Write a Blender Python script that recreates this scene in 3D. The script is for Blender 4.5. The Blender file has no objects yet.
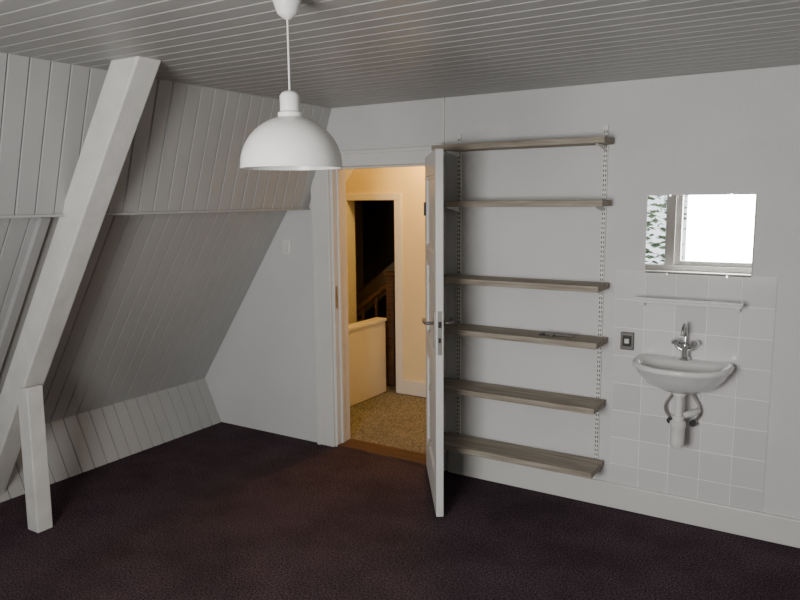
import bpy, bmesh, math, random
from mathutils import Vector, Matrix
random.seed(4)
S=bpy.context.scene
YB=3.8; HC=2.285; YF=-0.6; XR=1.6
COL=S.collection

# ---------------------------------------------------------------- materials
def mat(name,col,rough=0.6,metal=0.0,noise=0.0,nscale=8.0,bump=0.0,bscale=60.0,spec=0.5,emit=None,es=0):
    m=bpy.data.materials.new(name); m.use_nodes=True
    nt=m.node_tree; b=nt.nodes['Principled BSDF']
    b.inputs['Base Color'].default_value=(*col,1); b.inputs['Roughness'].default_value=rough
    b.inputs['Metallic'].default_value=metal
    b.inputs['Specular IOR Level'].default_value=spec
    tc=nt.nodes.new('ShaderNodeTexCoord')
    if noise>0:
        n=nt.nodes.new('ShaderNodeTexNoise'); n.inputs['Scale'].default_value=nscale; n.inputs['Detail'].default_value=5
        nt.links.new(tc.outputs['Object'],n.inputs['Vector'])
        r=nt.nodes.new('ShaderNodeValToRGB'); r.color_ramp.elements[0].position=.3; r.color_ramp.elements[1].position=.7
        r.color_ramp.elements[0].color=(*[c*(1-noise) for c in col],1); r.color_ramp.elements[1].color=(*[min(1,c*(1+noise)) for c in col],1)
        nt.links.new(n.outputs['Fac'],r.inputs['Fac']); nt.links.new(r.outputs['Color'],b.inputs['Base Color'])
    if bump>0:
        n2=nt.nodes.new('ShaderNodeTexNoise'); n2.inputs['Scale'].default_value=bscale; n2.inputs['Detail'].default_value=4
        nt.links.new(tc.outputs['Object'],n2.inputs['Vector'])
        bp=nt.nodes.new('ShaderNodeBump'); bp.inputs['Strength'].default_value=bump; bp.inputs['Distance'].default_value=.01
        nt.links.new(n2.outputs['Fac'],bp.inputs['Height']); nt.links.new(bp.outputs['Normal'],b.inputs['Normal'])
    if emit: 
        b.inputs['Emission Color'].default_value=(*emit,1); b.inputs['Emission Strength'].default_value=es
    return m

def carpet_mat(name,c1,c2,big,sc=120):
    m=bpy.data.materials.new(name); m.use_nodes=True; nt=m.node_tree; b=nt.nodes['Principled BSDF']
    b.inputs['Roughness'].default_value=1.0; b.inputs['Specular IOR Level'].default_value=.08
    tc=nt.nodes.new('ShaderNodeTexCoord')
    n=nt.nodes.new('ShaderNodeTexNoise'); n.inputs['Scale'].default_value=sc; n.inputs['Detail'].default_value=2; n.inputs['Roughness'].default_value=.8
    n2=nt.nodes.new('ShaderNodeTexNoise'); n2.inputs['Scale'].default_value=2.6; n2.inputs['Detail'].default_value=5; n2.inputs['Roughness'].default_value=.65
    for q in (n,n2): nt.links.new(tc.outputs['Object'],q.inputs['Vector'])
    r=nt.nodes.new('ShaderNodeValToRGB'); r.color_ramp.elements[0].position=.38; r.color_ramp.elements[1].position=.64
    r.color_ramp.elements[0].color=(*c1,1); r.color_ramp.elements[1].color=(*c2,1)
    nt.links.new(n.outputs['Fac'],r.inputs['Fac'])
    r2=nt.nodes.new('ShaderNodeValToRGB'); r2.color_ramp.elements[0].position=.38; r2.color_ramp.elements[1].position=.6
    r2.color_ramp.elements[0].color=(1-big,1-big,1-big,1); r2.color_ramp.elements[1].color=(1,1,1,1)
    nt.links.new(n2.outputs['Fac'],r2.inputs['Fac'])
    mx=nt.nodes.new('ShaderNodeMix'); mx.data_type='RGBA'; mx.blend_type='MULTIPLY'; mx.inputs[0].default_value=1
    nt.links.new(r.outputs['Color'],mx.inputs[6]); nt.links.new(r2.outputs['Color'],mx.inputs[7])
    nt.links.new(mx.outputs[2],b.inputs['Base Color'])
    bp=nt.nodes.new('ShaderNodeBump'); bp.inputs['Strength'].default_value=.6; bp.inputs['Distance'].default_value=.006
    nt.links.new(n.outputs['Fac'],bp.inputs['Height']); nt.links.new(bp.outputs['Normal'],b.inputs['Normal'])
    return m

def wood_mat(name,c1,c2):
    m=bpy.data.materials.new(name); m.use_nodes=True; nt=m.node_tree; b=nt.nodes['Principled BSDF']
    b.inputs['Roughness'].default_value=.75
    tc=nt.nodes.new('ShaderNodeTexCoord'); mp=nt.nodes.new('ShaderNodeMapping'); mp.inputs['Scale'].default_value=(2,30,30)
    nt.links.new(tc.outputs['Object'],mp.inputs['Vector'])
    n=nt.nodes.new('ShaderNodeTexNoise'); n.inputs['Scale'].default_value=2.2; n.inputs['Detail'].default_value=6
    nt.links.new(mp.outputs['Vector'],n.inputs['Vector'])
    r=nt.nodes.new('ShaderNodeValToRGB'); r.color_ramp.elements[0].position=.3; r.color_ramp.elements[1].position=.72
    r.color_ramp.elements[0].color=(*c1,1); r.color_ramp.elements[1].color=(*c2,1)
    nt.links.new(n.outputs['Fac'],r.inputs['Fac']); nt.links.new(r.outputs['Color'],b.inputs['Base Color'])
    return m

M_wall=mat('wallpaper_white',(.67,.665,.655),.85,noise=.03,nscale=3,bump=.25,bscale=160)
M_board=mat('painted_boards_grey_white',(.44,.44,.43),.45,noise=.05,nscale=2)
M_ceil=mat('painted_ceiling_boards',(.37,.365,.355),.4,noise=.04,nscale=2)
M_groove=mat('groove_shadow_paint',(.10,.10,.095),.8)
M_trim=mat('trim_white_gloss',(.72,.71,.68),.35,noise=.02,nscale=6)
M_beam=mat('beam_painted_white',(.70,.69,.66),.5,noise=.09,nscale=7,bump=.35,bscale=18)
M_carpet=carpet_mat('carpet_aubergine',(.023,.0135,.0175),(.135,.094,.110),.28)
M_carpet2=carpet_mat('carpet_hall_greybeige',(.10,.098,.092),(.34,.335,.32),.15,90)
M_shelf=wood_mat('weathered_shelf_wood',(.22,.185,.14),(.44,.385,.31))
M_thr=wood_mat('threshold_wood',(.035,.014,.007),(.12,.055,.028))
M_brown=wood_mat('dark_brown_wood',(.05,.025,.015),(.13,.07,.04))
M_lampw=mat('lamp_opal_white',(.80,.79,.76),.3)
M_ceram=mat('ceramic_white',(.78,.78,.76),.12)
M_chrome=mat('chrome',(.7,.7,.7),.15,metal=1)
M_steel=mat('dull_metal',(.45,.43,.40),.4,metal=1)
M_dsteel=mat('dark_switch_metal',(.16,.15,.14),.4,metal=.6)
M_dark=mat('dark_plastic',(.02,.02,.02),.5)
M_plw=mat('white_plastic',(.76,.75,.72),.4)
M_mirror=mat('mirror_silver',(.93,.94,.94),.01,metal=1)
M_hall=mat('hall_wall_cream',(.76,.66,.42),.8,noise=.03,nscale=4)
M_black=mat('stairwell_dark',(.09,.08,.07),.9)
M_leaf=mat('leaves_green',(.14,.20,.11),.6,noise=.4,nscale=9)
M_out=mat('outside_ground',(.2,.22,.18),.9,noise=.2,nscale=1)

# tiles
def tile_mat():
    m=bpy.data.materials.new('glazed_tile'); m.use_nodes=True; nt=m.node_tree; b=nt.nodes['Principled BSDF']
    b.inputs['Roughness'].default_value=.1
    g=nt.nodes.new('ShaderNodeNewGeometry')
    r=nt.nodes.new('ShaderNodeValToRGB'); r.color_ramp.elements[0].color=(.66,.645,.64,1); r.color_ramp.elements[1].color=(.76,.74,.735,1)
    nt.links.new(g.outputs['Random Per Island'],r.inputs['Fac']); nt.links.new(r.outputs['Color'],b.inputs['Base Color'])
    return m
M_tile=tile_mat()
M_grout=mat('grout',(.92,.91,.90),.9)

# ---------------------------------------------------------------- helpers
def finish(bm,name,m,parent=None,smooth=False,bevel=0):
    me=bpy.data.meshes.new(name); 
    bmesh.ops.recalc_face_normals(bm,faces=bm.faces[:])
    bm.to_mesh(me); bm.free()
    o=bpy.data.objects.new(name,me); COL.objects.link(o)
    ms=m if isinstance(m,(list,tuple)) else [m]
    for q in ms: me.materials.append(q)
    if smooth: 
        for p in me.polygons: p.use_smooth=True
    if bevel>0:
        md=o.modifiers.new('bevel','BEVEL'); md.width=bevel; md.segments=2; md.limit_method='ANGLE'
    if parent: o.parent=parent
    return o
def empty(name):
    e=bpy.data.objects.new(name,None); COL.objects.link(e); e.empty_display_size=.1; return e
def addbox(bm,x0,x1,y0,y1,z0,z1,mi=0):
    vs=[bm.verts.new((x,y,z)) for x in (x0,x1) for y in (y0,y1) for z in (z0,z1)]
    for f in ((0,1,3,2),(4,6,7,5),(0,4,5,1),(2,3,7,6),(0,2,6,4),(1,5,7,3)):
        fc=bm.faces.new([vs[i] for i in f]); fc.material_index=mi
def box(name,x0,x1,y0,y1,z0,z1,m,parent=None,bevel=0):
    bm=bmesh.new(); addbox(bm,x0,x1,y0,y1,z0,z1); return finish(bm,name,m,parent,bevel=bevel)
def boxes(name,lst,m,parent=None,bevel=0):
    bm=bmesh.new()
    for b in lst: addbox(bm,*b)
    return finish(bm,name,m,parent,bevel=bevel)
def prism(name,poly,axis,a0,a1,m,parent=None,bevel=0):
    """poly in xz extruded along y (axis 'y')"""
    bm=bmesh.new()
    A=[bm.verts.new((p[0],a0,p[1])) for p in poly]; B=[bm.verts.new((p[0],a1,p[1])) for p in poly]
    bm.faces.new(A); bm.faces.new(B[::-1]); n=len(poly)
    for i in range(n): bm.faces.new([A[i],A[(i+1)%n],B[(i+1)%n],B[i]])
    return finish(bm,name,m,parent,bevel=bevel)
def lathe(name,prof,c,m,parent=None,seg=48,rot=None,smooth=True):
    bm=bmesh.new(); rings=[]
    for r,z in prof:
        ring=[]
        for i in range(seg):
            a=2*math.pi*i/seg; v=Vector((r*math.cos(a),r*math.sin(a),z))
            if rot: v=rot@v
            ring.append(bm.verts.new(v+Vector(c)))
        rings.append(ring)
    for a,b in zip(rings,rings[1:]):
        for i in range(seg): bm.faces.new([a[i],a[(i+1)%seg],b[(i+1)%seg],b[i]])
    if prof[0][0]>1e-4: bm.faces.new(rings[0][::-1])
    if prof[-1][0]>1e-4: bm.faces.new(rings[-1])
    bmesh.ops.remove_doubles(bm,verts=bm.verts[:],dist=1e-5)
    o=finish(bm,name,m,parent,smooth=smooth)
    try: o.data.set_sharp_from_angle(angle=math.radians(40))
    except Exception: pass
    return o
def tube(name,pts,r,m,parent=None,res=8):
    cu=bpy.data.curves.new(name,'CURVE'); cu.dimensions='3D'; cu.bevel_depth=r; cu.bevel_resolution=4; cu.use_fill_caps=True
    sp=cu.splines.new('BEZIER'); sp.bezier_points.add(len(pts)-1)
    for b,p in zip(sp.bezier_points,pts):
        b.co=p; b.handle_left_type=b.handle_right_type='AUTO'
    sp.resolution_u=res
    tmp=bpy.data.objects.new(name+'_c',cu); COL.objects.link(tmp)
    bpy.context.view_layer.update()
    me=bpy.data.meshes.new_from_object(tmp.evaluated_get(bpy.context.evaluated_depsgraph_get()))
    bpy.data.objects.remove(tmp)
    me.name=name; o=bpy.data.objects.new(name,me); COL.objects.link(o); me.materials.clear(); me.materials.append(m)
    for p in me.polygons: p.use_smooth=True
    if parent: o.parent=parent
    return o
def planks(name,o,along,across,normal,L,W,w,m,gap=.007,dep=.008,thick=.03):
    """tongue and groove sheet: boards run 'along', stacked 'across', visible side towards 'normal'"""
    o,al,ac,n=Vector(o),Vector(along).normalized(),Vector(across).normalized(),Vector(normal).normalized()
    prof=[]; s=0.0
    bm=bmesh.new()
    while s<W-1e-4:
        e=min(s+w,W)
        prof+= [(s,-dep,1),(s+gap*.5,-dep,1),(s+gap*1.0,0,0),(e-gap*.5,0,0)]
        s=e
    prof.append((W,-dep,1))
    A=[bm.verts.new(o+ac*p[0]+n*p[1]) for p in prof]; B=[bm.verts.new(o+ac*p[0]+n*p[1]+al*L) for p in prof]
    for i in range(len(prof)-1):
        f=bm.faces.new([A[i],A[i+1],B[i+1],B[i]])
        f.material_index=1 if (i%4 in (0,)) else 0
    c=[bm.verts.new(o+ac*a-n*thick+al*b) for a,b in ((0,0),(W,0),(W,L),(0,L))]
    bm.faces.new(c)
    bm.faces.new([A[0],c[0],c[3],B[0]]); bm.faces.new([A[-1],B[-1],c[2],c[1]])
    bm.faces.new(A+[c[1],c[0]]); bm.faces.new(B[::-1]+[c[3],c[2]])
    return finish(bm,name,[m,M_groove])

# ---------------------------------------------------------------- room shell
XL=-4.4
box('floor',XL,XR+.1,YF-.15,YB+.02,-.1,0,M_carpet)
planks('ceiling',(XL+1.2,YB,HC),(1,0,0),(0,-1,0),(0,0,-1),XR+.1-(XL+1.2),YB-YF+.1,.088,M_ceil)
OX0,OX1,OZ=-2.89,-2.11,1.93
boxes('wall_back',[(XL-.3,OX0,YB,YB+.12,-.1,HC+.1),(OX1,XR+.1,YB,YB+.12,-.1,HC+.1),(OX0,OX1,YB,YB+.12,OZ,HC+.1)],M_wall)
box('wall_right',XR,XR+.1,YF-.15,YB,-.1,HC+.1,M_wall)
P4=Vector((-2.86,0,HC)); P3=Vector((-3.07,0,1.64)); P2=Vector((-3.25,0,1.64)); P1=Vector((-4.15,0,.33)); P0=Vector((-3.99,0,0))
W=YB-YF+.1
def slope(name,a,b,off=0,y0=YB,Wd=W,w=.092):
    d=(b-a); L=d.length; d.normalize(); n=Vector((0,1,0)).cross(d)
    if n.x<0: n=-n
    return planks(name,Vector((a.x,y0,a.z))+n*off,d,(0,-1,0),n,L,Wd,w,M_board)
dS=(P1-P2).normalized(); dK=(P0-P1).normalized()
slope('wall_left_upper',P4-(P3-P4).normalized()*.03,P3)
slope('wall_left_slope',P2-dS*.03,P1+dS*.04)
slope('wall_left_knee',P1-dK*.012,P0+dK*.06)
box('light_block_left',-4.8,-4.7,YF-.15,YB+.1,-.1,HC+.1,M_wall)  # unseen panel added behind the sloped boards to stop light leaks
box('light_block_top',-4.8,-2.7,YF-.15,YB+.1,HC+.05,HC+.12,M_wall)  # unseen slab added over the slope to shut out sky light
box('trim_ledge',-3.27,-3.055,YF,YB-.001,1.632,1.646,M_board,bevel=.003)
d=dS; n=Vector((0,1,0)).cross(d); n=n if n.x>0 else -n
a=P2; b=P1
pl=[(a.x,a.z),(b.x,b.z),(b.x+n.x*.03,b.z+n.z*.03),(a.x+n.x*.03,a.z+n.z*.03)]
prism('trim_batten',pl,'y',1.99,2.04,M_board,bevel=.003)
box('baseboard_back',-2.0,XR,YB-.022,YB+.001,0,.14,M_trim,bevel=.005)
box('trim_cable_duct',-2.045,-2.03,YB-.012,YB+.001,2.02,HC,M_trim,bevel=.002)

# front wall with window
WX0,WX1,WZ0,WZ1=-2.3,-.35,.90,2.05
boxes('wall_front',[(XL-.3,WX0,YF-.12,YF,-.1,HC+.1),(WX1,XR+.1,YF-.12,YF,-.1,HC+.1),(WX0,WX1,YF-.12,YF,WZ1,HC+.1),(WX0,WX1,YF-.12,YF,-.1,WZ0)],M_wall)
win=empty('window_1')
f=.055
boxes('window_frame',[(WX0,WX0+f,YF-.1,YF+.01,WZ0,WZ1),(WX1-f,WX1,YF-.1,YF+.01,WZ0,WZ1),(WX0+f,WX1-f,YF-.1,YF+.01,WZ0,WZ0+f),(WX0+f,WX1-f,YF-.1,YF+.01,WZ1-f,WZ1),(-1.63,-1.53,YF-.1,YF+.015,WZ0+f,WZ1-f)],M_trim,win,.004)
boxes('window_sash',[(-1.53,-1.47,YF-.07,YF-.02,WZ0+f,WZ1-f),(WX1-f-.05,WX1-f,YF-.07,YF-.02,WZ0+f,WZ1-f),(-1.47,WX1-f-.05,YF-.07,YF-.02,WZ0+f,WZ0+f+.05),(-1.47,WX1-f-.05,YF-.07,YF-.02,WZ1-f-.05,WZ1-f)],M_trim,win,.003)
box('window_sill',WX0-.06,WX1+.06,YF,YF+.14,WZ0-.035,WZ0-.003,M_trim,win,.006)

# ---------------------------------------------------------------- door frame
df=empty('door_frame')
boxes('architrave',[(-3.03,OX0,YB-.02,YB+.001,0,2.01),(OX1,-2.02,YB-.02,YB+.001,0,2.01),(OX0,OX1,YB-.02,YB+.001,OZ-.02,2.01)],M_trim,df,.005)
boxes('architrave_moulding',[(-3.03,-3.005,YB-.03,YB-.018,0,1.985),(-3.03,-2.02,YB-.03,YB-.018,1.985,2.01)],M_trim,df,.004)
boxes('jamb',[(OX0-.001,OX0+.02,YB,YB+.15,0,OZ),(OX1-.02,OX1+.001,YB,YB+.15,0,OZ),(OX0+.02,OX1-.02,YB,YB+.15,OZ-.02,OZ+.001)],M_trim,df,.003)
boxes('door_stop',[(OX0+.02,OX0+.032,YB+.045,YB+.075,0,OZ-.02),(OX0+.032,OX1-.02,YB+.045,YB+.075,OZ-.032,OZ-.02)],M_trim,df,.002)
boxes('strike_plate',[(OX0+.019,OX0+.0225,YB+.008,YB+.034,.97,1.12)],M_steel,df)
box('trim_threshold',OX0+.02,OX1-.02,YB-.01,YB+.15,-.02,.018,M_thr,bevel=.005)

# ---------------------------------------------------------------- door leaf (local: x along width, y thickness, z up)
door=empty('door_1')
door.location=(-2.15,YB-.03,0)
LW=.75; T=.04; Z0=.02; Z1=1.945
ang=math.atan2(-.600,.40)
door.rotation_euler=(0,0,ang)
st=.10
stiles=[(0,st,0,T,Z0,Z1),(LW-st,LW,0,T,Z0,Z1),(st,LW-st,0,T,Z0,Z0+.2),(st,LW-st,0,T,Z1-.12,Z1),(st,LW-st,0,T,.78,.90),(st,LW-st,0,T,1.33,1.42)]
boxes('stiles_and_rails',stiles,M_trim,door,.004)
boxes('panels',[(st-.01,LW-st+.01,.013,T-.013,Z0+.1,Z1-.1)],M_trim,door)
mold=[]
for za,zb in ((Z0+.2,.78),(.90,1.33),(1.42,Z1-.12)):
    for ya,yb in ((.003,.013),(T-.013,T-.003)):
        mold+=[(st,st+.018,ya,yb,za,zb),(LW-st-.018,LW-st,ya,yb,za,zb),(st+.018,LW-st-.018,ya,yb,za,za+.018),(st+.018,LW-st-.018,ya,yb,zb-.018,zb)]
boxes('panel_mouldings',mold,M_trim,door,.003)
boxes('lock_faceplate',[(LW-.001,LW+.002,.009,T-.009,.90,1.13)],M_steel,door)
boxes('latch_and_bolt',[(LW,LW+.010,.012,T-.012,1.045,1.075),(LW,LW+.004,.014,T-.014,.965,.99)],M_dark,door)
for sgn,y0 in ((-1,0),(1,T)):
    tag='hall' if sgn<0 else 'room'
    boxes('handle_plate_'+tag,[(LW-.075,LW-.035,min(y0,y0+sgn*.006),max(y0,y0+sgn*.006),.93,1.12)],M_steel,door,.002)
    tube('handle_lever_'+tag,[(LW-.055,y0,1.06),(LW-.055,y0+sgn*.045,1.06),(LW-.075,y0+sgn*.052,1.06),(LW-.165,y0+sgn*.05,1.06)],.009,M_dsteel,door)
for z in (.25,1.0,1.72):
    lathe('hinge_%d'%int(z*100),[(.008,-.05),(.008,.05)],(-.006,T*.9,z),M_steel,door,seg=16)
boxes('coat_hook',[(.05,.09,-.012,0,1.60,1.68)],M_dark,door,.002)

# ---------------------------------------------------------------- hall
HY=5.2
boxes('floor_hall',[(-4.6,-1.4,YB+.02,6.6,-.12,-.005)],M_carpet2)
boxes('wall_hall_far',[(-3.22,-1.4,HY,HY+.1,-.1,2.5),(-4.6,-3.22,HY,HY+.1,1.72,2.5),(-4.6,-3.80,HY,HY+.1,-.1,1.72)],M_hall)
box('wall_hall_right',-1.5,-1.4,YB+.12,HY,-.1,2.5,M_hall)
box('wall_hall_left',-4.6,-4.5,YB+.12,6.6,-.1,2.5,M_hall)
box('ceiling_hall',-4.6,-1.4,YB+.12,6.6,2.42,2.52,M_hall)
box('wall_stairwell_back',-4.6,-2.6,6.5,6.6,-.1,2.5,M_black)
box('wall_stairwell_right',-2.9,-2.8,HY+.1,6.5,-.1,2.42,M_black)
boxes('trim_hall_opening',[(-3.26,-3.19,HY-.02,HY+.11,0,1.69),(-3.82,-3.76,HY-.02,HY+.11,0,1.69),(-3.82,-3.19,HY-.02,HY+.11,1.69,1.75)],M_trim,bevel=.004)
box('baseboard_hall',-3.19,-1.5,HY-.02,HY+.001,0,.13,M_trim,bevel=.004)
boxes('stair_parapet',[(-3.44,-3.36,4.35,5.18,0,.64),(-3.455,-3.345,4.335,5.18,.64,.665)],M_trim,bevel=.004)
M_str=mat('stair_string_paint',(.24,.21,.175),.6)
prism('wall_stair_slope',[(-4.4,-.0),(-4.4,.55),(-2.9,1.70),(-2.9,1.45),(-4.2,.45),(-4.2,0)],'y',5.85,5.9,M_str)
bn=empty('stair_banister')
box('newel_post',-3.47,-3.39,5.36,5.44,0,1.02,M_brown,bn,bevel=.006)
box('newel_cap',-3.485,-3.375,5.345,5.455,1.02,1.05,M_brown,bn,bevel=.008)
tube('handrail',[(-3.45,5.40,.94),(-3.75,5.40,.72),(-4.1,5.40,.46)],.025,M_brown,bn)
boxes('balusters',[(x-.012,x+.012,5.388,5.412,0,.94+(x+3.45)*.735) for x in (-3.60,-3.75,-3.90,-4.05)],M_brown,bn,.002)
prism('roof_rafter_hall',[(-2.72,2.42),(-2.86,2.42),(-3.62,1.5),(-3.48,1.5)],'y',4.3,4.42,M_trim,bevel=.004)
hl=empty('hall_ceiling_light')
lathe('fitting',[(.05,.06),(.05,.03),(.025,.0),(.02,-.03)],(-2.75,4.85,2.36),M_plw,hl,seg=24)
lathe('bulb',[(.0,-.10),(.02,-.095),(.033,-.07),(.03,-.045),(.016,-.01),(.015,.0)],(-2.75,4.85,2.33),mat('bulb_glow',(1,.8,.5),.4,emit=(1,.62,.2),es=12),hl,seg=24)

# ---------------------------------------------------------------- roof beam with brace
rb=empty('roof_beam')
s=.680; bw=.18
xt=-2.66
zt=HC+.02
def bx(z): return xt-s*(HC-z)
prism('beam',[(bx(zt),zt),(bx(zt)+bw,zt),(bx(.0)+bw,.0),(bx(.0),.0)],'y',2.0,2.12,M_beam,rb,.008)
prism('brace_post',[(-3.53,0),(-3.435,0),(-3.425,.775),(-3.52,.76)],'y',1.965,2.05,M_beam,rb,.006)

# ---------------------------------------------------------------- pendant lamp
pl_=empty('pendant_lamp'); LX,LY=-1.385,1.64
lathe('canopy',[(.045,HC),(.045,HC-.012),(.028,HC-.06),(.008,HC-.075),(.0,HC-.075)],(LX,LY,0),M_lampw,pl_)
lathe('cord',[(.0028,HC-.07),(.0028,2.0)],(LX,LY,0),M_plw,pl_,seg=10)
lathe('socket_cover',[(.0,2.012),(.012,2.012),(.022,2.008),(.029,1.998),(.029,1.955),(.036,1.95),(.036,1.935)],(LX,LY,0),M_lampw,pl_)
R=.148; prof=[]
for i in range(17):
    a=math.pi/2*(i/16); prof.append((max(.012,R*math.sin(a)),1.80+.142*math.cos(a)))
prof.append((R+.002,1.792)); prof.append((R-.004,1.792))
for i in range(16,-1,-1):
    a=math.pi/2*(i/16); prof.append((max(.0,(R-.005)*math.sin(a)),1.80+.137*math.cos(a)))
lathe('glass_dome',prof,(LX,LY,0),M_lampw,pl_,seg=72)
lathe('bulb',[(.0,1.83),(.02,1.835),(.03,1.86),(.026,1.885),(.014,1.91),(.014,1.94)],(LX,LY,0),M_plw,pl_,seg=24)

# ---------------------------------------------------------------- shelves
sh=empty('wall_shelf_unit')
SZ=[2.0,1.685,1.25,.955,.61,.265]
for i,z in enumerate(SZ):
    dpt=[.17,.17,.2,.2,.21,.22][i]
    box('shelf_board_%d'%(i+1),-2.015,-1.03,YB-.025-dpt,YB-.025,z-.032,z,M_shelf,sh,.003)
for k,x in enumerate((-1.93,-1.075)):
    box('upright_%d'%(k+1),x-.0125,x+.0125,YB-.014,YB,.20,2.07,M_plw,sh,.002)
    sl=[]
    z=.23
    while z<2.05:
        sl+=[(x-.008,x-.003,YB-.0146,YB-.0139,z,z+.014),(x+.003,x+.008,YB-.0146,YB-.0139,z,z+.014)]; z+=.025
    boxes('upright_slots_%d'%(k+1),sl,M_dark,sh)
    for i,zz in enumerate(SZ):
        bm=bmesh.new()
        pts=[(YB-.014,zz-.033),(YB-.17,zz-.033),(YB-.17,zz-.038),(YB-.014,zz-.062)]
        A=[bm.verts.new((x-.004,p[0],p[1])) for p in pts]; B=[bm.verts.new((x+.004,p[0],p[1])) for p in pts]
        bm.faces.new(A); bm.faces.new(B[::-1])
        for j in range(4): bm.faces.new([A[j],A[(j+1)%4],B[(j+1)%4],B[j]])
        finish(bm,'bracket_%d_%d'%(k+1,i+1),M_plw,sh)
lb=empty('loose_shelf_bracket')
boxes('bracket_arm',[(-1.36,-1.18,YB-.13,YB-.115,.956,.968),(-1.30,-1.285,YB-.17,YB-.09,.956,.966)],M_dsteel,lb,.002)
box('bracket_plate',-1.37,-1.34,YB-.15,YB-.10,.956,.964,M_dark,lb,.002)

# ---------------------------------------------------------------- tiles
bm=bmesh.new(); tw=.152; x0=-1.0; ztop=1.315
addbox(bm,x0,x0+5*tw,YB-.006,YB+.001,.14,ztop,1)
for r in range(8):
    for c in range(5):
        za=max(.142,ztop-(r+1)*tw+.002); zb=ztop-r*tw-.002
        if zb-za>.01: addbox(bm,x0+c*tw+.002,x0+(c+1)*tw-.002,YB-.0095,YB-.005,za,zb,0)
finish(bm,'wall_tiles',[M_tile,M_grout],None,bevel=.001)

# ---------------------------------------------------------------- mirror, glass shelf, outlet, switch
mr=empty('wall_mirror')
box('mirror_glass',-.85,-.355,YB-.018,YB-.012,1.31,1.705,M_mirror,mr)
box('mirror_backing',-.853,-.352,YB-.012,YB-.0,1.307,1.708,M_plw,mr)
boxes('mirror_clips',[(-.745,-.735,YB-.02,YB-.008,1.302,1.316),(-.465,-.455,YB-.02,YB-.008,1.302,1.316),(-.745,-.735,YB-.02,YB-.008,1.699,1.711),(-.465,-.455,YB-.02,YB-.008,1.699,1.711)],M_chrome,mr,.001)
ts=empty('toiletry_shelf')
boxes('shelf_tray',[(-.885,-.375,YB-.13,YB-.0095,1.168,1.182),(-.885,-.375,YB-.13,YB-.12,1.182,1.196)],M_ceram,ts,.004)
boxes('shelf_brackets',[(-.87,-.84,YB-.05,YB-.0095,1.14,1.172),(-.42,-.39,YB-.05,YB-.0095,1.14,1.172)],M_ceram,ts,.006)
ou=empty('wall_outlet')
box('outlet_plate',-.962,-.892,YB-.022,YB-.0095,.895,.99,M_dsteel,ou,.004)
box('outlet_insert',-.95,-.904,YB-.026,YB-.02,.915,.972,M_dark,ou,.003)
boxes('outlet_rocker',[(-.94,-.914,YB-.03,YB-.025,.93,.957)],M_steel,ou,.002)
sw=empty('light_switch')
box('switch_plate',-3.31,-3.235,YB-.016,YB,1.32,1.43,M_plw,sw,.004)
box('switch_rocker',-3.292,-3.253,YB-.028,YB-.01,1.345,1.405,M_plw,sw,.003)

# ---------------------------------------------------------------- sink
sk=empty('wash_basin')
CX=-.63; N=56
def outline(a,bk,fr,z,pw=1.0):
    pts=[]; ym=bk-(bk-fr)*.32
    for i in range(N):
        t=2*math.pi*i/N
        c,s_=math.cos(t),math.sin(t)
        if s_<=0:
            x=CX+a*math.copysign(abs(c)**.85,c); y=ym-(ym-fr)*abs(s_)**.9
        else:
            x=CX+a*math.copysign(abs(c)**.35,c)*(1-.04*s_); y=ym+(bk-ym)*min(1,abs(s_)**.45)
        pts.append(Vector((x,y,z)))
    return pts
bk=YB-.0095
rings=[outline(.05,bk,bk-.14,.735),outline(.10,bk,bk-.19,.74),outline(.165,bk,bk-.26,.775),outline(.205,bk,bk-.31,.82),outline(.222,bk,bk-.33,.853),
       outline(.232,bk,bk-.342,.862),outline(.234,bk,bk-.345,.874),outline(.228,bk,bk-.34,.884),outline(.218,bk-.01,bk-.33,.886),
       outline(.190,bk-.085,bk-.31,.880),outline(.178,bk-.095,bk-.298,.865),outline(.15,bk-.11,bk-.27,.81),outline(.09,bk-.14,bk-.23,.78),outline(.02,bk-.17,bk-.20,.775)]
bm=bmesh.new(); RR=[[bm.verts.new(p) for p in r] for r in rings]
for a,b in zip(RR,RR[1:]):
    for i in range(N): bm.faces.new([a[i],a[(i+1)%N],b[(i+1)%N],b[i]])
bm.faces.new(RR[0][::-1]); bm.faces.new(RR[-1])
finish(bm,'basin',M_ceram,sk,smooth=True)
lathe('drain',[(.0,.779),(.018,.779),(.02,.777)],(CX,bk-.185,0),M_chrome,sk,seg=24)
TY=bk-.05
lathe('tap_body',[(.026,.883),(.026,.892),(.018,.9),(.017,.94),(.02,.95),(.02,.965),(.012,.975),(.0,.975)],(CX,TY,0),M_chrome,sk,seg=24)
tube('tap_spout',[(CX,TY,.965),(CX,TY,1.03),(CX,TY-.03,1.068),(CX,TY-.075,1.055),(CX,TY-.09,1.02)],.0085,M_chrome,sk)
for k,sg in enumerate((-1,1)):
    tube('tap_arm_%d'%k,[(CX,TY,.93),(CX+sg*.03,TY,.94),(CX+sg*.042,TY,.955)],.010,M_chrome,sk)
    lathe('tap_knob_%d'%k,[(.008,.95),(.012,.958),(.024,.963),(.024,.978),(.015,.986),(.0,.988)],(CX+sg*.045,TY,0),M_chrome,sk,seg=8,smooth=False)
ty=bk-.15
lathe('trap_tailpipe',[(.032,.742),(.032,.725),(.018,.72),(.018,.62),(.027,.62),(.027,.595),(.018,.595)],(CX,ty,0),M_plw,sk,seg=24)
lathe('trap_cup',[(.0,.455),(.025,.455),(.032,.465),(.034,.50),(.034,.555),(.038,.56),(.038,.585),(.030,.592),(.018,.60)],(CX,ty,0),M_plw,sk,seg=24)
tube('trap_outlet',[(CX,ty+.02,.61),(CX+.04,ty+.04,.62),(CX+.07,ty+.09,.625),(CX+.07,bk,.62)],.016,M_plw,sk)
RX=Matrix.Rotation(math.radians(-90),3,'X')
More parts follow.
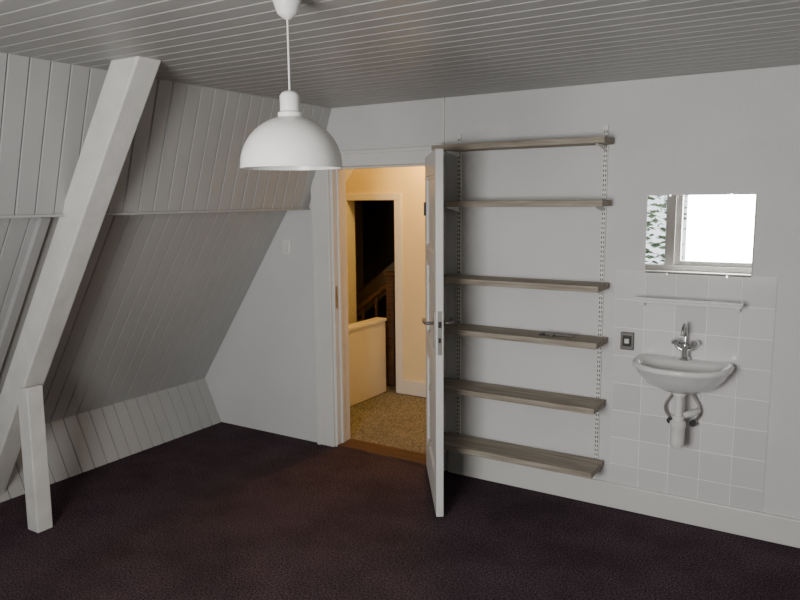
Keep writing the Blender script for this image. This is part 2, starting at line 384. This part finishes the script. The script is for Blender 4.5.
for k,sg in enumerate((-1,1)):
    x=CX+sg*.055
    lathe('angle_valve_%d'%k,[(.0,-.045),(.011,-.045),(.013,-.03),(.013,.0)],(x,bk,.56),M_chrome,sk,seg=16,rot=RX)
    tube('supply_hose_%d'%k,[(x,bk-.035,.56),(x+sg*.03,bk-.04,.62),(x-sg*.005,bk-.04,.70),(CX+sg*.012,TY,.78)],.006,M_steel,sk)
    lathe('valve_knob_%d'%k,[(.0,-.02),(.016,-.02),(.016,0),(.0,0)],(x,bk-.045,.56),M_dark,sk,seg=12,rot=RX)

# ---------------------------------------------------------------- outside: foliage
bm=bmesh.new()
for i in range(1600):
    c=Vector((random.uniform(-4.2,-1.9),random.uniform(-3.4,-2.6),random.uniform(-.6,1.7+.25*random.random())))
    rm=Matrix.Rotation(random.uniform(0,6.28),3,'Z')@Matrix.Rotation(random.uniform(0,3.1),3,'X')
    l=random.uniform(.05,.10)
    vs=[bm.verts.new(c+rm@Vector(p)) for p in ((-l,0,0),(0,-l*.4,.01),(l,0,0),(0,l*.4,.01))]
    bm.faces.new(vs)
finish(bm,'garden_hedge',M_leaf)
box('ground_outside',-9,7,-12,YF-.2,-.75,-.6,M_out)

# ---------------------------------------------------------------- lights
def area(name,loc,rot,sx,sy,p,col):
    l=bpy.data.lights.new(name,'AREA'); l.shape='RECTANGLE'; l.size=sx; l.size_y=sy; l.energy=p; l.color=col
    o=bpy.data.objects.new(name,l); o.location=loc; o.rotation_euler=rot; COL.objects.link(o); return o
area('window_daylight',(-.9,YF-.2,1.48),(math.radians(90),0,0),1.1,1.05,112,(1.0,.99,.975))
pt=bpy.data.lights.new('hall_bulb_light','POINT'); pt.energy=34; pt.color=(1,.56,.13); pt.shadow_soft_size=.06
po=bpy.data.objects.new('hall_bulb_light',pt); po.location=(-2.75,4.85,2.16); COL.objects.link(po)
w=bpy.data.worlds.new('sky'); S.world=w; w.use_nodes=True
w.node_tree.nodes['Background'].inputs[0].default_value=(.92,.96,1,1); w.node_tree.nodes['Background'].inputs[1].default_value=2.4

# ---------------------------------------------------------------- camera
f_,yaw,pit,rol=711.2,math.radians(31.77),math.radians(8.09),math.radians(-.53)
F=Vector((-math.sin(yaw)*math.cos(pit),math.cos(yaw)*math.cos(pit),-math.sin(pit)))
Rv=Vector((math.cos(yaw),math.sin(yaw),0)); U=Rv.cross(F)
R2=Rv*math.cos(rol)+U*math.sin(rol); U2=-Rv*math.sin(rol)+U*math.cos(rol)
cd=bpy.data.cameras.new('camera'); cam=bpy.data.objects.new('camera',cd); COL.objects.link(cam)
cd.sensor_width=36; cd.lens=f_*36/800; cd.clip_start=.02
m=Matrix((R2,U2,-F)).transposed().to_4x4(); m.translation=Vector((0,0,1.7)); cam.matrix_world=m
S.camera=cam
